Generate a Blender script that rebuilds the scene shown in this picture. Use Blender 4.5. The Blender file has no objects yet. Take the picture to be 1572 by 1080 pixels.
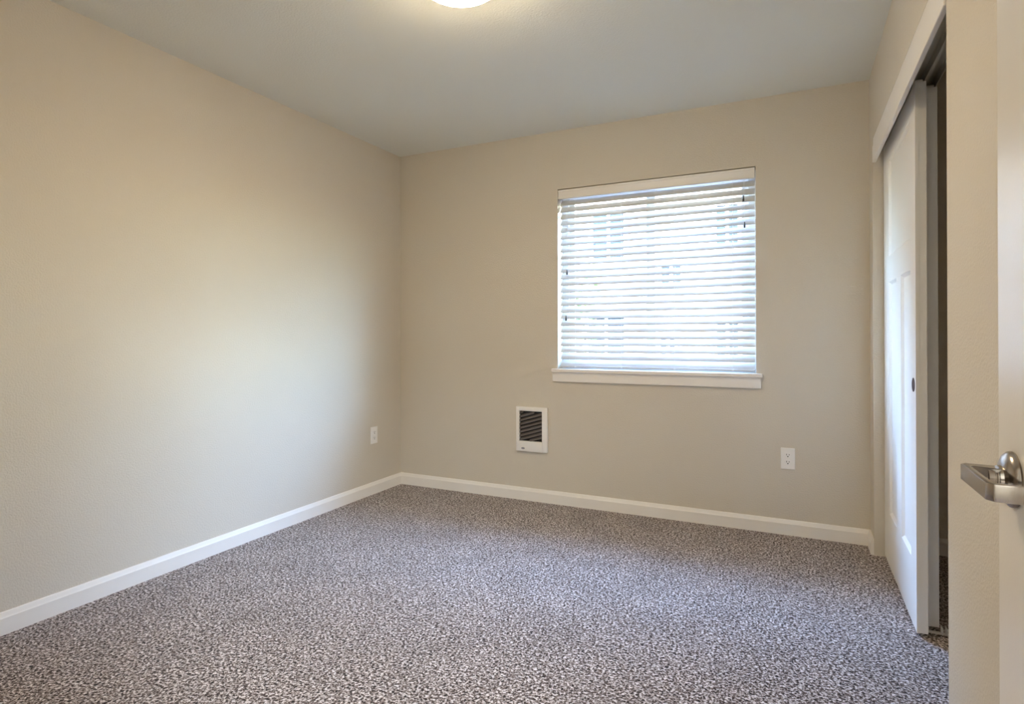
import bpy, bmesh, math, random
from mathutils import Vector, Matrix

random.seed(7)
S = bpy.context.scene
COL = S.collection
PI = math.pi

# ------------------------------------------------------------------ camera
F_PX, YAW, PITCH, ROLL, CY = 897.86, 0.451, 0.0015, -0.0027, 511.83
CAM_POS = (2.6598, -3.5763, 1.1097)
cd = bpy.data.cameras.new('camera')
cam = bpy.data.objects.new('camera', cd)
COL.objects.link(cam)
cd.sensor_fit = 'HORIZONTAL'
cd.sensor_width = 36.0
cd.lens = 36.0 * F_PX / 1572.0
cd.shift_y = (CY - 540.0) / 1572.0
cd.clip_start = 0.02
cd.clip_end = 300
c_, s_ = math.cos(YAW), math.sin(YAW)
fw, rt, up = Vector((-s_, c_, 0)), Vector((c_, s_, 0)), Vector((0, 0, 1))
fw2 = fw * math.cos(PITCH) + up * math.sin(PITCH)
up2 = up * math.cos(PITCH) - fw * math.sin(PITCH)
r3 = rt * math.cos(ROLL) + up2 * math.sin(ROLL)
u3 = up2 * math.cos(ROLL) - rt * math.sin(ROLL)
M = Matrix((r3, u3, -fw2)).transposed().to_4x4()
M.translation = Vector(CAM_POS)
cam.matrix_world = M
S.camera = cam

# ------------------------------------------------------------------ view, world, lamps
SKY_STRENGTH = 18.0
DOME_STRENGTH = 86.0
HALL_FILL_STRENGTH = 215.0
S.view_settings.view_transform = 'Standard'
S.view_settings.look = 'None'
S.view_settings.exposure = 0.25
S.view_settings.gamma = 1.0
S.view_settings.use_curve_mapping = False
S.cycles.max_bounces = 16
S.cycles.diffuse_bounces = 10
S.cycles.transparent_max_bounces = 16
S.cycles.sample_clamp_indirect = 12.0
S.cycles.caustics_reflective = False
S.cycles.caustics_refractive = False
S.cycles.use_denoising = True

wd = bpy.data.worlds.new('world')
S.world = wd
wd.use_nodes = True
nt = wd.node_tree
sky = nt.nodes.new('ShaderNodeTexSky')
sky.sky_type = 'NISHITA'
sky.sun_disc = True
sky.sun_elevation = math.radians(62)
sky.sun_rotation = math.radians(190)
sky.sun_intensity = 0.02
sky.air_density = 1.3
sky.dust_density = 0.5
sky.ozone_density = 4.0
nt.links.new(sky.outputs[0], nt.nodes['Background'].inputs[0])
nt.nodes['Background'].inputs[1].default_value = SKY_STRENGTH

# portal in the window opening: no light of its own, it only guides the sky sampling
pl = bpy.data.lights.new('window_portal', 'AREA')
pl.shape = 'RECTANGLE'
pl.size, pl.size_y = 1.24, 1.22
pl.cycles.is_portal = True
po = bpy.data.objects.new('window_portal', pl)
po.location = (1.861, 0.20, 1.47)
po.rotation_euler = (-PI / 2, 0, 0)
COL.objects.link(po)


# ------------------------------------------------------------------ materials
def srgb(r, g, b):
    def f(v):
        v /= 255.0
        return v / 12.92 if v <= 0.04045 else ((v + 0.055) / 1.055) ** 2.4
    return (f(r), f(g), f(b), 1.0)


def mat(name, col, rough=0.5, metal=0.0, spec=0.5, bump=None, emit=None, var=None, trans=None):
    m = bpy.data.materials.new(name)
    m.use_nodes = True
    n, l = m.node_tree.nodes, m.node_tree.links
    b = n['Principled BSDF']
    b.inputs['Base Color'].default_value = col
    b.inputs['Roughness'].default_value = rough
    b.inputs['Metallic'].default_value = metal
    b.inputs['Specular IOR Level'].default_value = spec
    if emit:
        b.inputs['Emission Color'].default_value = emit[0]
        b.inputs['Emission Strength'].default_value = emit[1]
    tc = n.new('ShaderNodeTexCoord')
    if var:                                     # gentle even variation of the paint
        no = n.new('ShaderNodeTexNoise')
        no.inputs['Scale'].default_value = var[0]
        no.inputs['Detail'].default_value = 3
        l.new(tc.outputs['Object'], no.inputs['Vector'])
        mx = n.new('ShaderNodeMix')
        mx.data_type = 'RGBA'
        mx.inputs[6].default_value = [min(1, c * (1 - var[1])) for c in col[:3]] + [1]
        mx.inputs[7].default_value = [min(1, c * (1 + var[1])) for c in col[:3]] + [1]
        l.new(no.outputs['Fac'], mx.inputs[0])
        l.new(mx.outputs[2], b.inputs['Base Color'])
    if bump:                                    # (scale, distance, detail)
        no = n.new('ShaderNodeTexNoise')
        no.inputs['Scale'].default_value = bump[0]
        no.inputs['Detail'].default_value = bump[2] if len(bump) > 2 else 2
        l.new(tc.outputs['Object'], no.inputs['Vector'])
        bp = n.new('ShaderNodeBump')
        bp.inputs['Strength'].default_value = 1.0
        bp.inputs['Distance'].default_value = bump[1]
        l.new(no.outputs['Fac'], bp.inputs['Height'])
        l.new(bp.outputs[0], b.inputs['Normal'])
    if trans:                                   # light also passes through, as in thin vinyl
        t = n.new('ShaderNodeBsdfTranslucent')
        t.inputs['Color'].default_value = col
        ms = n.new('ShaderNodeMixShader')
        ms.inputs[0].default_value = trans
        l.new(b.outputs[0], ms.inputs[1])
        l.new(t.outputs[0], ms.inputs[2])
        l.new(ms.outputs[0], n['Material Output'].inputs[0])
    return m


M_WALL = mat('wall_paint', srgb(209, 201, 187), 0.75, spec=0.25, bump=(150, 0.0019, 3), var=(3, 0.012))
M_CEIL = mat('ceiling_paint', srgb(230, 232, 226), 0.9, spec=0.15, bump=(120, 0.0012, 3), var=(3, 0.012))
M_TRIM = mat('trim_paint', srgb(236, 232, 226), 0.38, spec=0.45, bump=(300, 0.0001), var=(5, 0.01))
M_DOOR = mat('door_paint', srgb(236, 234, 230), 0.34, spec=0.5, bump=(240, 0.00012), var=(4, 0.01))
M_ENTRY = mat('entry_door_paint', srgb(226, 220, 212), 0.28, spec=0.5, bump=(240, 0.0001), var=(4, 0.01))
M_VINYL = mat('window_vinyl', srgb(240, 241, 243), 0.35, var=(6, 0.01))
M_SLAT = mat('blind_slat', srgb(208, 206, 203), 0.55, spec=0.3, var=(8, 0.01), trans=0.16)
M_VALANCE = mat('blind_valance', srgb(232, 229, 224), 0.45, var=(8, 0.01))
M_CORD = mat('white_cord', srgb(228, 228, 226), 0.8, var=(60, 0.05))
M_TASSEL = mat('cord_tassel', srgb(62, 62, 60), 0.5, var=(60, 0.05))
M_PLASTIC = mat('white_plastic', srgb(238, 236, 232), 0.35, var=(10, 0.01))
M_ENAMEL = mat('white_enamel', srgb(236, 234, 230), 0.4, var=(10, 0.01))
M_SLOT = mat('dark_slot', srgb(24, 23, 22), 0.7, var=(40, 0.1))
M_GRILLE = mat('heater_grille', srgb(112, 105, 101), 0.45, metal=0.3, var=(40, 0.06))
M_NICKEL = mat('satin_nickel', srgb(172, 164, 157), 0.22, metal=1.0, bump=(400, 0.00004), var=(20, 0.03))
M_BRONZE = mat('pull_bronze', srgb(66, 60, 78), 0.35, metal=0.8, var=(40, 0.05))
M_ALU = mat('track_aluminium', srgb(206, 204, 194), 0.45, metal=0.5, var=(20, 0.04))
M_EMBLEM = mat('emblem_grey', srgb(140, 140, 150), 0.5, var=(40, 0.05))
M_PAN = mat('lamp_pan', srgb(230, 226, 218), 0.4, var=(10, 0.01))
M_STUCCO = mat('building_siding', srgb(150, 146, 138), 0.85, bump=(12, 0.01), var=(0.8, 0.05))
M_BTRIM = mat('building_trim', srgb(238, 238, 236), 0.7, var=(2, 0.03))
M_BPANE = mat('building_glass', srgb(40, 48, 56), 0.08, spec=0.6, var=(1, 0.2))
M_ROOF = mat('roof_shingle', srgb(92, 88, 86), 0.9, bump=(20, 0.02), var=(4, 0.2))
M_LEAF = mat('tree_leaf', srgb(74, 96, 48), 0.6, var=(2.5, 0.35), trans=0.25)
M_BARK = mat('tree_bark', srgb(88, 74, 62), 0.9, bump=(18, 0.02), var=(6, 0.2))
M_GROUND = mat('parking_ground', srgb(110, 108, 104), 0.9, bump=(30, 0.01), var=(0.7, 0.1))


def carpet_material():
    m = bpy.data.materials.new('frieze_carpet')
    m.use_nodes = True
    n, l = m.node_tree.nodes, m.node_tree.links
    b = n['Principled BSDF']
    b.inputs['Roughness'].default_value = 0.95
    b.inputs['Specular IOR Level'].default_value = 0.1
    b.inputs['Sheen Weight'].default_value = 0.15
    tc = n.new('ShaderNodeTexCoord')
    no = n.new('ShaderNodeTexNoise')            # twisted yarn flecks
    no.inputs['Scale'].default_value = 120
    no.inputs['Detail'].default_value = 2.5
    no.inputs['Roughness'].default_value = 0.6
    no.inputs['Distortion'].default_value = 0.6
    l.new(tc.outputs['Object'], no.inputs['Vector'])
    cr = n.new('ShaderNodeValToRGB')
    e = cr.color_ramp.elements
    e[0].position, e[0].color = 0.375, srgb(20, 12, 10)
    e[1].position, e[1].color = 0.635, srgb(228, 220, 218)
    x = cr.color_ramp.elements.new(0.44)
    x.color = srgb(80, 63, 55)
    x = cr.color_ramp.elements.new(0.52)
    x.color = srgb(152, 139, 133)
    l.new(no.outputs['Fac'], cr.inputs[0])
    big = n.new('ShaderNodeTexNoise')           # trodden nap, hand-sized patches
    big.inputs['Scale'].default_value = 5
    big.inputs['Detail'].default_value = 3
    l.new(tc.outputs['Object'], big.inputs['Vector'])
    mr = n.new('ShaderNodeMapRange')
    mr.inputs[1].default_value, mr.inputs[2].default_value = 0.3, 0.7
    mr.inputs[3].default_value, mr.inputs[4].default_value = 0.88, 1.08
    l.new(big.outputs['Fac'], mr.inputs[0])
    mu = n.new('ShaderNodeMix')
    mu.data_type = 'RGBA'
    mu.blend_type = 'MULTIPLY'
    mu.inputs[0].default_value = 1.0
    l.new(cr.outputs[0], mu.inputs[6])
    l.new(mr.outputs[0], mu.inputs[7])
    l.new(mu.outputs[2], b.inputs['Base Color'])
    bp = n.new('ShaderNodeBump')
    bp.inputs['Strength'].default_value = 0.8
    bp.inputs['Distance'].default_value = 0.008
    l.new(no.outputs['Fac'], bp.inputs['Height'])
    l.new(bp.outputs[0], b.inputs['Normal'])
    return m


M_CARPET = carpet_material()


def glass_material():
    m = bpy.data.materials.new('window_glass')
    m.use_nodes = True
    n, l = m.node_tree.nodes, m.node_tree.links
    n.remove(n['Principled BSDF'])
    t = n.new('ShaderNodeBsdfTransparent')
    t.inputs[0].default_value = (0.93, 0.96, 0.95, 1)
    g = n.new('ShaderNodeBsdfGlossy')
    g.inputs['Roughness'].default_value = 0.02
    fr = n.new('ShaderNodeFresnel')
    fr.inputs[0].default_value = 1.45
    ms = n.new('ShaderNodeMixShader')
    l.new(fr.outputs[0], ms.inputs[0])
    l.new(t.outputs[0], ms.inputs[1])
    l.new(g.outputs[0], ms.inputs[2])
    l.new(ms.outputs[0], n['Material Output'].inputs[0])
    return m


M_GLASS = glass_material()


# ------------------------------------------------------------------ mesh helpers
def box(bm, x0, x1, y0, y1, z0, z1, bev=0.0, seg=2):
    vs = [bm.verts.new((x, y, z)) for x in (x0, x1) for y in (y0, y1) for z in (z0, z1)]
    fs = []
    for q in ((0, 1, 3, 2), (4, 6, 7, 5), (0, 4, 5, 1), (2, 3, 7, 6), (0, 2, 6, 4), (1, 5, 7, 3)):
        fs.append(bm.faces.new([vs[i] for i in q]))
    if bev > 0:
        es = list({e for f in fs for e in f.edges})
        bmesh.ops.bevel(bm, geom=es, offset=bev, segments=seg, affect='EDGES', profile=0.5)


def prism(bm, prof, p0, p1, ua, va):
    """sweep a closed 2-D profile (u,v) from p0 to p1; ua, va are the 3-D axes of u and v"""
    p0, p1, ua, va = Vector(p0), Vector(p1), Vector(ua), Vector(va)
    A = [bm.verts.new(p0 + ua * u + va * v) for u, v in prof]
    B = [bm.verts.new(p1 + ua * u + va * v) for u, v in prof]
    k = len(prof)
    for i in range(k):
        bm.faces.new((A[i], A[(i + 1) % k], B[(i + 1) % k], B[i]))
    bm.faces.new(A)
    bm.faces.new(B)


def lathe(bm, prof, origin, axis, seg=48, close=False):
    """prof: list of (radius, height along axis)"""
    origin, axis = Vector(origin), Vector(axis).normalized()
    a = axis.orthogonal().normalized()
    b = axis.cross(a)
    rings = []
    for r, h in prof:
        if r < 1e-6:
            rings.append([bm.verts.new(origin + axis * h)])
        else:
            rings.append([bm.verts.new(origin + axis * h + (a * math.cos(2 * PI * i / seg) + b * math.sin(2 * PI * i / seg)) * r) for i in range(seg)])
    for R0, R1 in zip(rings, rings[1:]):
        for i in range(seg):
            j = (i + 1) % seg
            if len(R0) == 1 and len(R1) == 1:
                continue
            if len(R0) == 1:
                bm.faces.new((R0[0], R1[j], R1[i]))
            elif len(R1) == 1:
                bm.faces.new((R0[i], R0[j], R1[0]))
            else:
                bm.faces.new((R0[i], R0[j], R1[j], R1[i]))


def tube(bm, pts, r, seg=10):
    pts = [Vector(p) for p in pts]
    rings = []
    n = None
    for i, p in enumerate(pts):
        d = (pts[min(i + 1, len(pts) - 1)] - pts[max(i - 1, 0)]).normalized()
        n = d.orthogonal().normalized() if n is None else (n - d * n.dot(d)).normalized()
        b = d.cross(n)
        rr = r[i] if isinstance(r, (list, tuple)) else r
        rings.append([bm.verts.new(p + (n * math.cos(2 * PI * k / seg) + b * math.sin(2 * PI * k / seg)) * rr) for k in range(seg)])
    for A, B in zip(rings, rings[1:]):
        for k in range(seg):
            bm.faces.new((A[k], A[(k + 1) % seg], B[(k + 1) % seg], B[k]))
    bm.faces.new(rings[0])
    bm.faces.new(rings[-1])


def obj(name, bm, m, parent=None, smooth=None):
    bmesh.ops.recalc_face_normals(bm, faces=bm.faces)
    me = bpy.data.meshes.new(name)
    bm.to_mesh(me)
    bm.free()
    me.materials.append(m)
    if smooth is not None:
        me.polygons.foreach_set('use_smooth', [True] * len(me.polygons))
        me.set_sharp_from_angle(angle=math.radians(smooth))
    o = bpy.data.objects.new(name, me)
    COL.objects.link(o)
    if parent is not None:
        o.parent = parent
        o.matrix_parent_inverse = Matrix.Translation(-parent.location)
    return o


def tag(o, label, cat, group=None, kind=None):
    o['label'] = label
    o['category'] = cat
    if group:
        o['group'] = group
    if kind:
        o['kind'] = kind
    return o


def thing(name, label, cat, loc, group=None, kind=None):
    o = bpy.data.objects.new(name, None)
    o.empty_display_size = 0.05
    COL.objects.link(o)
    o.location = loc
    return tag(o, label, cat, group, kind)


def nb():
    return bmesh.new()


# ------------------------------------------------------------------ room dimensions
W, H = 3.012, 2.44                 # width along x, ceiling height; back wall y = 0, left wall x = 0
YF = -3.40                         # inner face of the wall the camera's doorway is in
WX0, WX1, WZ0, WZ1 = 1.262, 2.460, 0.885, 2.058       # window opening
CY0, CY1, CZ1 = -1.735, -0.150, 2.085                 # closet opening along y, its head height
RW = 0.145                         # thickness of the closet wall
CD = 3.80                          # closet back wall
DX0, DX1, DZ1 = 2.065, 2.888, 2.05                    # doorway in the front wall

b = nb(); box(b, -0.15, CD + 0.12, -5.0, 0.16, -0.25, 0.0)
tag(obj('floor', b, M_CARPET), 'speckled taupe and brown frieze carpet covering the whole floor', 'floor', kind='structure')
b = nb(); box(b, -0.15, CD + 0.12, -5.0, 0.16, H, H + 0.25)
tag(obj('ceiling', b, M_CEIL), 'plain pale grey painted ceiling above the room', 'ceiling', kind='structure')
b = nb(); box(b, -0.15, 0, -5.0, 0.16, 0, H)
tag(obj('wall_left', b, M_WALL), 'long beige wall at the left with one outlet low near the corner', 'wall', kind='structure')
b = nb()
box(b, 0, WX0, 0, 0.16, 0, H); box(b, WX1, CD + 0.12, 0, 0.16, 0, H)
box(b, WX0, WX1, 0, 0.16, 0, WZ0); box(b, WX0, WX1, 0, 0.16, WZ1, H)
tag(obj('wall_back', b, M_WALL), 'beige end wall holding the window and the small heater', 'wall', kind='structure')
b = nb()
box(b, W, W + RW, CY1, 0, 0, H)
box(b, W, W + RW, YF, CY0, 0, H)
box(b, W, W + RW, CY0, CY1, CZ1, H)
tag(obj('wall_right', b, M_WALL), 'textured beige wall at the right around the closet opening', 'wall', kind='structure')
b = nb()
box(b, 0, DX0, YF - 0.115, YF, 0, H); box(b, DX1, CD + 0.12, YF - 0.115, YF, 0, H); box(b, DX0, DX1, YF - 0.115, YF, DZ1, H)
tag(obj('wall_front', b, M_WALL), 'beige wall with the doorway the picture is taken from', 'wall', kind='structure')
b = nb(); box(b, CD, CD + 0.12, YF, 0, 0, H); box(b, W + RW, CD, -2.05, -1.93, 0, H)
tag(obj('wall_closet', b, M_WALL), 'shaded inner walls of the closet behind the sliding doors', 'wall', kind='structure')
b = nb(); box(b, 0, CD + 0.12, -5.0, -4.88, 0, H); box(b, CD, CD + 0.12, -4.88, YF - 0.115, 0, H)
tag(obj('wall_hall', b, M_WALL), 'beige hallway wall behind the doorway', 'wall', kind='structure')

# ------------------------------------------------------------------ baseboards (bullnosed top edge)
BH, BT = 0.083, 0.014
BPROF = [(0, 0), (BT, 0), (BT, BH - 0.021), (BT - 0.002, BH - 0.018), (BT - 0.008, BH - 0.002), (BT - 0.010, BH), (0, BH)]
b = nb(); prism(b, BPROF, (0, YF, 0), (0, 0, 0), (1, 0, 0), (0, 0, 1))
tag(obj('baseboard_left', b, M_TRIM, smooth=12), 'white baseboard along the foot of the left wall', 'baseboard', kind='structure')
b = nb(); prism(b, BPROF, (0, 0, 0), (W, 0, 0), (0, -1, 0), (0, 0, 1))
tag(obj('baseboard_back', b, M_TRIM, smooth=12), 'white baseboard along the foot of the window wall', 'baseboard', kind='structure')
b = nb()
prism(b, BPROF, (W, 0, 0), (W, CY1 + 0.004, 0), (-1, 0, 0), (0, 0, 1))
tag(obj('baseboard_right', b, M_TRIM, smooth=12), 'short white baseboard return beside the closet opening', 'baseboard', kind='structure')
b = nb(); prism(b, BPROF, (W + RW, 0, 0), (CD, 0, 0), (0, -1, 0), (0, 0, 1))
tag(obj('baseboard_closet', b, M_TRIM, smooth=12), 'white baseboard inside the dark closet', 'baseboard', kind='structure')

# ------------------------------------------------------------------ window: vinyl slider, sill and apron
win = thing('window_1', 'white vinyl sliding window behind the lowered blinds', 'window', (1.861, 0.10, WZ0), kind='structure')
b = nb()
fx0, fx1, fz0, fz1, fy0, fy1 = WX0, WX1, WZ0, WZ1, 0.085, 0.145
t_ = 0.045
box(b, fx0, fx0 + t_, fy0, fy1, fz0, fz1, 0.003); box(b, fx1 - t_, fx1, fy0, fy1, fz0, fz1, 0.003)
box(b, fx0 + t_, fx1 - t_, fy0, fy1, fz0, fz0 + t_, 0.003); box(b, fx0 + t_, fx1 - t_, fy0, fy1, fz1 - t_, fz1, 0.003)
obj('window_frame', b, M_VINYL, win)
mid = 1.845
for sx0, sx1, sy in ((fx0 + t_, mid + 0.03, 0.098), (mid - 0.03, fx1 - t_, 0.122)):
    b = nb()
    k = 0.038
    z0, z1 = fz0 + t_, fz1 - t_
    box(b, sx0, sx0 + k, sy, sy + 0.020, z0, z1, 0.002); box(b, sx1 - k, sx1, sy, sy + 0.020, z0, z1, 0.002)
    box(b, sx0 + k, sx1 - k, sy, sy + 0.020, z0, z0 + k, 0.002); box(b, sx0 + k, sx1 - k, sy, sy + 0.020, z1 - k, z1, 0.002)
    sash = obj('window_sash', b, M_VINYL, win)
    b = nb()
    q = [b.verts.new((x, sy + 0.010, z)) for x, z in ((sx0 + k, z0 + k), (sx1 - k, z0 + k), (sx1 - k, z1 - k), (sx0 + k, z1 - k))]
    b.faces.new(q)
    p = obj('pane', b, M_GLASS, win)
    p.parent = sash
    p.matrix_parent_inverse = Matrix.Identity(4)
sill = thing('trim_1', 'white window sill board with flat apron under the blinds', 'window sill', (1.857, 0, 0.80), kind='structure')
b = nb(); box(b, 1.224, 2.494, -0.030, 0.0, 0.864, 0.886, 0.004); box(b, WX0, WX1, 0.0, 0.085, 0.864, 0.8862)
obj('sill_board', b, M_TRIM, sill)
b = nb(); box(b, 1.229, 2.486, -0.016, 0.0, 0.803, 0.864, 0.002)
obj('apron', b, M_TRIM, sill)

# ------------------------------------------------------------------ venetian blind
BX0, BX1 = WX0 + 0.008, WX1 - 0.006
YS = 0.044
blind = thing('venetian_blind', 'white two inch venetian blind lowered in the window, slats half closed', 'blind', (1.861, YS, WZ0))
b = nb(); box(b, WX0 + 0.003, WX1 - 0.004, 0.000, 0.012, 1.992, 2.053, 0.003)
box(b, WX0 + 0.003, WX1 - 0.004, -0.003, 0.001, 2.040, 2.051, 0.0015); box(b, WX0 + 0.003, WX1 - 0.004, -0.003, 0.001, 1.994, 2.004, 0.0015)
obj('valance', b, M_VALANCE, blind)
b = nb(); box(b, BX0, BX1, 0.018, 0.070, 2.004, 2.054, 0.002)
obj('headrail', b, M_VINYL, blind)
TILT = math.radians(47)
NS, SP, ZT = 25, 0.0437, 1.972
b = nb()
for i in range(NS):
    zc = ZT - i * SP
    wv = 0.0012 * math.sin(i * 2.3)
    a = TILT + 0.03 * math.sin(i * 1.7)
    prof = []
    for k in range(9):                          # slightly crowned cross section, outer edge high
        u = -0.025 + 0.05 * k / 8
        prof.append((u, 0.0016 + 0.0022 * (1 - (u / 0.025) ** 2)))
    prof += [(u, v - 0.0032) for u, v in reversed(prof)]
    d = Vector((0, math.cos(a), math.sin(a)))
    n = Vector((0, -math.sin(a), math.cos(a)))
    prism(b, prof, (BX0, YS, zc + wv), (BX1, YS, zc - wv), d, n)
obj('slat_panel', b, M_SLAT, blind, smooth=40)
ZB = 0.893
b = nb(); box(b, BX0, BX1, YS - 0.026, YS + 0.026, ZB, ZB + 0.014, 0.004)
obj('bottom_rail', b, M_SLAT, blind)
for x in (1.375, 1.680, 2.005, 2.335):
    b = nb()
    for yy in (YS - 0.021, YS + 0.021):
        tube(b, [(x, yy, ZB + 0.012), (x, yy, 2.006)], 0.0007, 6)
    obj('ladder_cord', b, M_CORD, blind)
    b = nb(); box(b, x - 0.006, x + 0.006, YS - 0.0275, YS - 0.0255, ZB + 0.003, ZB + 0.010, 0.0008)
    obj('rail_plug', b, M_CORD, blind)
for x, z in ((1.322, 1.512), (1.314, 1.212), (2.395, 1.882), (2.401, 1.730)):
    b = nb(); tube(b, [(x, 0.016, 1.995), (x + 0.001, 0.012, (z + 1.99) / 2), (x, 0.012, z + 0.016)], 0.0008, 6)
    c = obj('pull_cord', b, M_CORD, blind)
    b = nb(); lathe(b, [(0, 0.020), (0.0028, 0.0195), (0.0034, 0.012), (0.0052, 0.002), (0.0056, -0.010), (0.0044, -0.014), (0, -0.0145)], (x, 0.012, z), (0, 0, 1), 16)
    t = obj('tassel', b, M_TASSEL, blind, smooth=50)
    t.parent = c
    t.matrix_parent_inverse = Matrix.Identity(4)

# ------------------------------------------------------------------ wall heater
ht = thing('wall_heater', 'white recessed wall heater with dark slanted grille under the window', 'heater', (1.079, 0, 0.33))
hx0, hx1, hz0, hz1 = 0.966, 1.192, 0.330, 0.627
gx0, gx1, gz0, gz1 = 0.990, 1.154, 0.398, 0.599
b = nb()
dpt = -0.022
box(b, hx0, gx0, dpt, 0, hz0, hz1, 0.003); box(b, gx1, hx1, dpt, 0, hz0, hz1, 0.003)
box(b, gx0 - 0.004, gx1 + 0.004, dpt, 0, hz0, gz0, 0.003); box(b, gx0 - 0.004, gx1 + 0.004, dpt, 0, gz1, hz1, 0.003)
obj('cover', b, M_ENAMEL, ht, smooth=35)
b = nb(); box(b, gx0, gx1, -0.004, -0.001, gz0, gz1)
obj('core', b, M_SLOT, ht)
b = nb()
sl, sp = 0.30, 0.0255                            # flat blades set on the slant, rising to the right
for i in range(-2, 9):
    z = gz0 + 0.004 + sp * i
    xa, xb = gx0 - 0.002, gx1 + 0.002
    xa = max(xa, gx0 + (gz0 - z) / sl)
    xb = min(xb, gx0 + (gz1 - 0.012 - z) / sl)
    if xb - xa < 0.012:
        continue
    pr = [(0.0, 0.0), (0.013, -0.004), (0.0135, 0.006), (0.0005, 0.0145)]
    prism(b, [(-u, v) for u, v in pr], (xa, -0.003, z + sl * (xa - gx0)), (xb, -0.003, z + sl * (xb - gx0)), (0, 1, 0), (0, 0, 1))
obj('grille', b, M_GRILLE, ht)
b = nb()
ring = [(0.013 * math.cos(2 * PI * k / 24), 0.0065 * math.sin(2 * PI * k / 24)) for k in range(24)]
prism(b, ring, (1.018, dpt + 0.0005, 0.350), (1.018, dpt - 0.0008, 0.350), (1, 0, 0), (0, 0, 1))
obj('emblem', b, M_EMBLEM, ht)


# ------------------------------------------------------------------ outlets
def outlet(label, loc, rz):
    """duplex receptacle; built facing -y at the origin of its wall, then turned"""
    o = thing('electrical_outlet', label, 'outlet', loc, group='wall outlets')
    R = Matrix.Rotation(rz, 4, 'Z')

    def fin(name, bm, m, par, sm=None):
        for v in bm.verts:
            v.co = R @ v.co
        bmesh.ops.recalc_face_normals(bm, faces=bm.faces)
        me = bpy.data.meshes.new(name)
        bm.to_mesh(me); bm.free()
        me.materials.append(m)
        q = bpy.data.objects.new(name, me)
        COL.objects.link(q)
        q.parent = par
        return q
    b = nb(); box(b, -0.036, 0.036, -0.0065, 0, 0, 0.118, 0.003, 3)
    fin('cover_plate', b, M_PLASTIC, o)
    for zc in (0.0395, 0.0785):
        b = nb()
        ring = []
        for k in range(40):
            a = 2 * PI * k / 40
            ring.append((0.0172 * math.cos(a), max(-0.0135, min(0.0135, 0.0172 * math.sin(a)))))
        prism(b, ring, (0, -0.006, zc), (0, -0.0082, zc), (1, 0, 0), (0, 0, 1))
        r = fin('receptacle', b, M_PLASTIC, o)
        for x, hh in ((-0.0063, 0.0078), (0.0063, 0.0064)):
            b = nb(); box(b, x - 0.0013, x + 0.0013, -0.0086, -0.0078, zc + 0.0035 - hh / 2, zc + 0.0035 + hh / 2)
            fin('slot', b, M_SLOT, r)
        b = nb(); lathe(b, [(0, 0.0006), (0.0030, 0.0006), (0.0030, -0.0006), (0, -0.0006)], (0, -0.0082, zc - 0.0068), (0, -1, 0), 16)
        fin('ground_hole', b, M_SLOT, r)
    b = nb(); lathe(b, [(0, 0.001), (0.0022, 0.0007), (0.003, -0.0004), (0, -0.0004)], (0, -0.0065, 0.059), (0, -1, 0), 16)
    fin('screw', b, M_PLASTIC, o)
    return o


outlet('white outlet on the window wall, low at the right below the window', (2.621, 0, 0.361), 0)
outlet('white outlet on the left wall, low beside the room corner', (0, -0.312, 0.350), PI / 2)

# ------------------------------------------------------------------ closet: fascia, track, sliding doors, guide
b = nb(); box(b, W - 0.006, W + 0.010, CY0 + 0.002, CY1 - 0.040, 1.955, 2.036, 0.003)
box(b, W + 0.001, W + 0.012, CY0 + 0.002, CY1 - 0.002, 2.030, CZ1)
tag(obj('trim_2', b, M_TRIM), 'white fascia board across the top of the closet opening', 'trim', kind='structure')
tr = thing('closet_track', 'double aluminium sliding door track under the closet header', 'track', (W + 0.09, CY0, CZ1))
for x0 in (3.052, 3.099):
    b = nb()
    y0, y1 = CY0 + 0.003, CY1 - 0.003
    box(b, x0 - 0.004, x0 + 0.045, y0, y1, CZ1 - 0.004, CZ1 - 0.001)
    box(b, x0 - 0.004, x0 - 0.001, y0, y1, 2.050, CZ1 - 0.004); box(b, x0 + 0.042, x0 + 0.045, y0, y1, 2.046, CZ1 - 0.004)
    box(b, x0 - 0.001, x0 + 0.008, y0, y1, 2.050, 2.053)
    obj('rail', b, M_ALU, tr)


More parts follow.
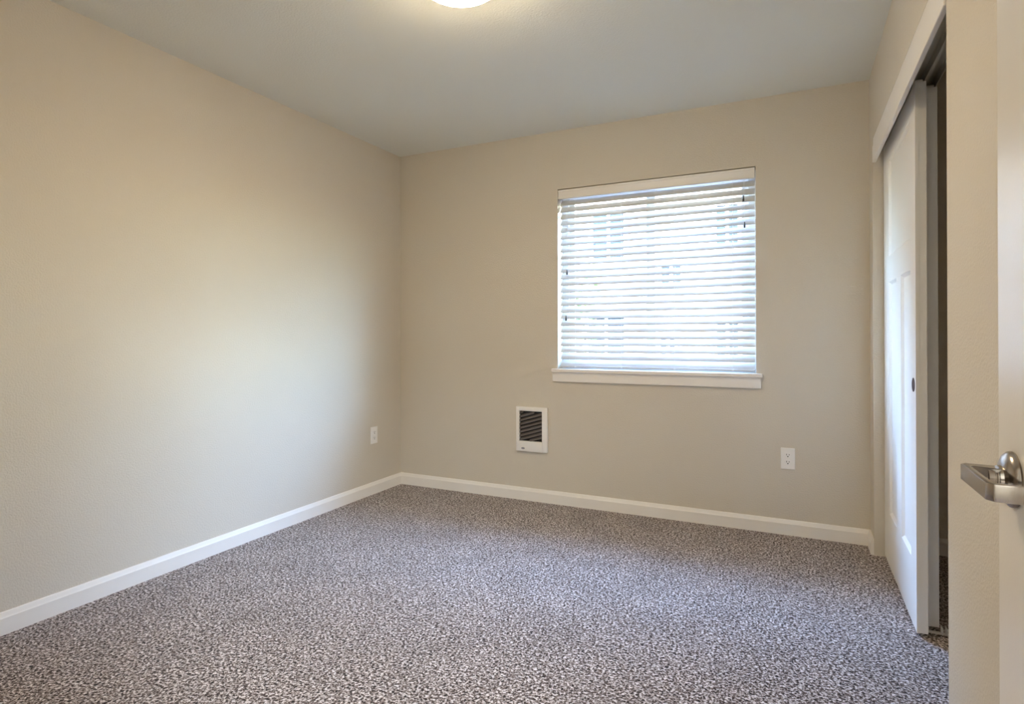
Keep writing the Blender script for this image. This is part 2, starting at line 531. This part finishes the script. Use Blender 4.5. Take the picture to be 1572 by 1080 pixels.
def sliding_door(name, label, x0, y0, y1, pull):
    z0, z1, th = 0.014, 2.030, 0.035
    d = thing(name, label, 'sliding door', (x0 + th / 2, (y0 + y1) / 2, z0), kind='structure')
    w = y1 - y0
    st = 0.108
    # stiles, rails and sunk panels; near edge is y0, faces the room at x0
    ya, yb = y0 + st, y1 - st * 1.55
    mid0, mid1 = (ya + yb) / 2 - 0.062, (ya + yb) / 2 + 0.062
    cuts_y = [y0, ya, mid0, mid1, yb, y1]
    b = nb()
    rails = [(z0, 0.262), (1.352, 1.472), (1.925, z1)]
    box(b, x0 + 0.010, x0 + th, y0 + 0.001, y1 - 0.001, z0 + 0.001, z1 - 0.001)
    f = x0 + 0.011
    box(b, x0, f, y0, ya, z0, z1); box(b, x0, f, yb, y1, z0, z1)
    for a, c in rails:
        box(b, x0, f, ya, yb, a, c)
    box(b, x0, f, mid0, mid1, 0.262, 1.352)

    def bead(ya_, yb_, za_, zb_):               # sloping sticking round each sunk panel
        o_ = [(ya_, za_), (yb_, za_), (yb_, zb_), (ya_, zb_)]
        k = 0.012
        i_ = [(ya_ + k, za_ + k), (yb_ - k, za_ + k), (yb_ - k, zb_ - k), (ya_ + k, zb_ - k)]
        O = [b.verts.new((x0 + 0.0004, y, z)) for y, z in o_]
        I = [b.verts.new((x0 + 0.0098, y, z)) for y, z in i_]
        for q in range(4):
            b.faces.new((O[q], O[(q + 1) % 4], I[(q + 1) % 4], I[q]))
    bead(ya, yb, 1.472, 1.925); bead(ya, mid0, 0.262, 1.352); bead(mid1, yb, 0.262, 1.352)
    obj('door_panel', b, M_DOOR, d)
    b = nb(); box(b, x0 + 0.005, x0 + th - 0.005, y0 + 0.03, y0 + 0.09, z1 - 0.002, z1 + 0.018, 0.002)
    obj('hanger', b, M_DOOR, d)
    if pull:
        b = nb()
        lathe(b, [(0.026, 0.0), (0.026, 0.0016), (0.022, 0.0022), (0.019, 0.001), (0.017, 0.0006), (0.0, 0.0006)], (x0, y0 + 0.048, 0.918), (-1, 0, 0), 32)
        obj('finger_pull', b, M_BRONZE, d, smooth=40)
    return d


sliding_door('door_1', 'white three panel sliding closet door in front, with a finger pull', 3.057, -1.003, -0.160, True)
sliding_door('door_2', 'white sliding closet door stacked behind the panelled one', 3.104, -0.925, -0.160, False)
b = nb()
box(b, 3.0945, 3.160, -0.950, -0.930, 0.0, 0.003, 0.001)
box(b, 3.142, 3.146, -0.955, -0.925, 0.0, 0.026, 0.001); box(b, 3.0945, 3.1015, -0.955, -0.925, 0.0, 0.024, 0.001)
box(b, 3.156, 3.160, -0.955, -0.925, 0.0, 0.026, 0.001)
tag(obj('floor_guide', b, M_PLASTIC), 'small white plastic floor guide under the sliding closet doors', 'door guide')

# ------------------------------------------------------------------ entry door, open against the right wall
EX = 2.893
ed = thing('door_3', 'white entry door standing open at the right edge, with a lever', 'door', (EX + 0.018, YF, 0.012), kind='structure')
EY = -2.632
b = nb(); box(b, EX, EX + 0.035, YF + 0.004, EY, 0.012, 2.035, 0.002)
obj('door_slab', b, M_ENTRY, ed)
hd = obj('door_handle', (lambda q: (lathe(q, [(0, 0.0), (0.0325, 0.0), (0.0335, 0.002), (0.0325, 0.005), (0.029, 0.0085), (0.0225, 0.0115), (0.0160, 0.0128), (0.0155, 0.016), (0, 0.016)], (EX, -2.692, 0.936), (-1, 0, 0), 64), q)[1])(nb()), M_NICKEL, ed, smooth=30)
b = nb()
zc, hh = 0.9395, 0.0095
# strap lever: neck out from the rose, grip towards the hinges, return back to the door
outer = [(EX - 0.014, -2.680), (EX - 0.044, -2.677), (EX - 0.050, -2.684), (EX - 0.049, -2.785), (EX - 0.043, -2.793), (EX - 0.004, -2.797)]
inner = [(EX - 0.004, -2.790), (EX - 0.039, -2.786), (EX - 0.043, -2.781), (EX - 0.0435, -2.697), (EX - 0.040, -2.692), (EX - 0.014, -2.703)]
prism(b, [(x, y) for x, y in outer + inner], (0, 0, zc - hh), (0, 0, zc + hh), (1, 0, 0), (0, 1, 0))
bmesh.ops.bevel(b, geom=list(b.edges), offset=0.0012, segments=2, affect='EDGES', profile=0.5)
lv = obj('lever', b, M_NICKEL, ed, smooth=30)
b = nb(); lathe(b, [(0.0128, 0.010), (0.0128, 0.018), (0.0118, 0.0186), (0.0118, 0.0196), (0.0128, 0.0202), (0.0128, 0.026), (0, 0.026)], (EX, -2.692, 0.936), (-1, 0, 0), 40)
nk = obj('neck', b, M_NICKEL, ed, smooth=30)
for q in (lv, nk):
    q.parent = hd
    q.matrix_parent_inverse = Matrix.Identity(4)


# ------------------------------------------------------------------ ceiling lights (light in the glass; hallway one is added fill)
def ceiling_light(label, x, y, strength, col, r=0.165):
    t = thing('ceiling_light', label, 'ceiling light', (x, y, H))
    b = nb(); lathe(b, [(0, 0), (r - 0.004, 0), (r, -0.004), (r, -0.050), (r - 0.003, -0.054), (r - 0.012, -0.054), (0, -0.050)], (x, y, H), (0, 0, 1), 64)
    obj('base', b, M_PAN, t, smooth=35)
    m = mat('lit_glass', srgb(255, 244, 226), 0.3, emit=(col, strength), var=(6, 0.01))
    b = nb()
    rd = r - 0.012
    pr = [(rd, -0.050)]
    for k in range(1, 13):
        a = k / 12 * PI / 2
        pr.append((rd * math.cos(a) if k < 12 else 0.0, -0.050 - 0.060 * math.sin(a)))
    lathe(b, pr, (x, y, H), (0, 0, 1), 64)
    obj('glass_dome', b, m, t, smooth=60)
    return t


ceiling_light('lit frosted dome light on the bedroom ceiling', 1.575, -1.766, DOME_STRENGTH, (1.0, 0.80, 0.52, 1))
ceiling_light('unseen dome lamp added in the hallway as cool fill light', 3.25, -4.25, HALL_FILL_STRENGTH, (0.76, 0.88, 1.0, 1), 0.24)  # invented lamp behind the camera, added to fill the room with cool light

# ------------------------------------------------------------------ outside: ground, building across, trees
GZ = -3.0
b = nb(); box(b, -60, 60, 0.17, 90, GZ - 0.5, GZ)
tag(obj('ground', b, M_GROUND), 'pale paved ground outside the window', 'ground', kind='structure')


b = nb(); box(b, -20, 24, -5.2, 0.16, H + 0.26, 11.0); box(b, -20, -0.16, -5.2, 0.16, GZ, H + 0.26); box(b, CD + 0.13, 24, -5.2, 0.16, GZ, H + 0.26)  # unseen tall mass added to keep skylight off the facade across
box(b, -0.16, CD + 0.13, -5.2, 0.16, GZ, -0.26)
tag(obj('wall_outer_blocker', b, M_STUCCO), 'unseen building mass added around the room to shade the facade opposite', 'wall', kind='structure')


# small windows of the facade across the narrow court
WINS = [(-0.75, -0.15, 2.45, 3.40), (-0.85, -0.15, 0.75, 1.45), (0.52, 0.86, 2.0, 2.4), (0.50, 0.76, 0.75, 1.10), (1.45, 1.80, 0.72, 1.32),
        (-0.80, -0.15, -1.9, -0.8), (1.45, 1.80, -1.9, -0.9), (1.45, 1.80, 2.6, 3.3)]


def building(label, x0, x1, y0, y1, z1, wins, m):
    t = thing('apartment_building', label, 'building', ((x0 + x1) / 2, (y0 + y1) / 2, GZ))
    b = nb(); box(b, x0, x1, y0, y1, GZ, z1)
    obj('wall', b, m, t)
    b = nb()
    xm, ov = (x0 + x1) / 2, 0.5
    prism(b, [(x0 - ov, z1), (x1 + ov, z1), (x1 + ov, z1 + 0.15), (xm, z1 + 2.0), (x0 - ov, z1 + 0.15)], (0, y0 - ov, 0), (0, y1 + ov, 0), (1, 0, 0), (0, 0, 1))
    obj('roof', b, M_ROOF, t)
    for (wx0, wx1, wz0, wz1) in wins:
        b = nb()
        k = 0.07
        box(b, wx0 - k, wx0, y0 - 0.06, y0, wz0 - k, wz1 + k); box(b, wx1, wx1 + k, y0 - 0.06, y0, wz0 - k, wz1 + k)
        box(b, wx0, wx1, y0 - 0.06, y0, wz0 - k, wz0); box(b, wx0, wx1, y0 - 0.06, y0, wz1, wz1 + k)
        xm2 = (wx0 + wx1) / 2
        box(b, xm2 - 0.025, xm2 + 0.025, y0 - 0.05, y0, wz0, wz1)
        w = obj('window', b, M_BTRIM, t)
        b = nb(); box(b, wx0, wx1, y0 - 0.02, y0 - 0.005, wz0, wz1)
        p = obj('pane', b, M_BPANE, t)
        p.parent = w
        p.matrix_parent_inverse = Matrix.Identity(4)
    return t


building('pale two storey building across from the window, seen through the slats', -9.0, 7.0, 7.0, 15.0, 4.6,
         WINS, M_STUCCO)


def tree(label, x, y, h, r, n, seed):
    rnd = random.Random(seed)
    t = thing('leafy_tree', label, 'tree', (x, y, GZ))
    b = nb(); tube(b, [(x, y, GZ), (x + 0.05, y, GZ + h * 0.35), (x - 0.04, y, GZ + h * 0.7), (x, y, GZ + h * 0.9)], [0.13, 0.10, 0.06, 0.02], 10)
    for k in range(7):
        a = rnd.uniform(0, 2 * PI); z = GZ + h * rnd.uniform(0.4, 0.7)
        tube(b, [(x, y, z), (x + math.cos(a) * r * 0.4, y + math.sin(a) * r * 0.4, z + 0.35), (x + math.cos(a) * r * 0.8, y + math.sin(a) * r * 0.8, z + 0.8)], [0.04, 0.025, 0.01], 6)
    obj('trunk', b, M_BARK, t, smooth=60)
    b = nb()
    for _ in range(n):
        a, ph, q = rnd.uniform(0, 2 * PI), math.acos(rnd.uniform(-1, 1)), rnd.random() ** 0.4
        p = Vector((x + r * q * math.sin(ph) * math.cos(a), y + r * q * math.sin(ph) * math.sin(a), GZ + h * 0.68 + h * 0.34 * q * math.cos(ph)))
        d = Vector((rnd.uniform(-1, 1), rnd.uniform(-1, 1), rnd.uniform(-1, 0.6))).normalized()
        s = d.orthogonal().normalized()
        L = rnd.uniform(0.07, 0.13)
        vs = [b.verts.new(p), b.verts.new(p + d * L * 0.5 + s * L * 0.32), b.verts.new(p + d * L), b.verts.new(p + d * L * 0.5 - s * L * 0.32)]
        b.faces.new(vs)
    obj('foliage', b, M_LEAF, t)


tree('leafy green tree outside the left half of the window', -0.62, 5.3, 5.6, 0.62, 1300, 3)
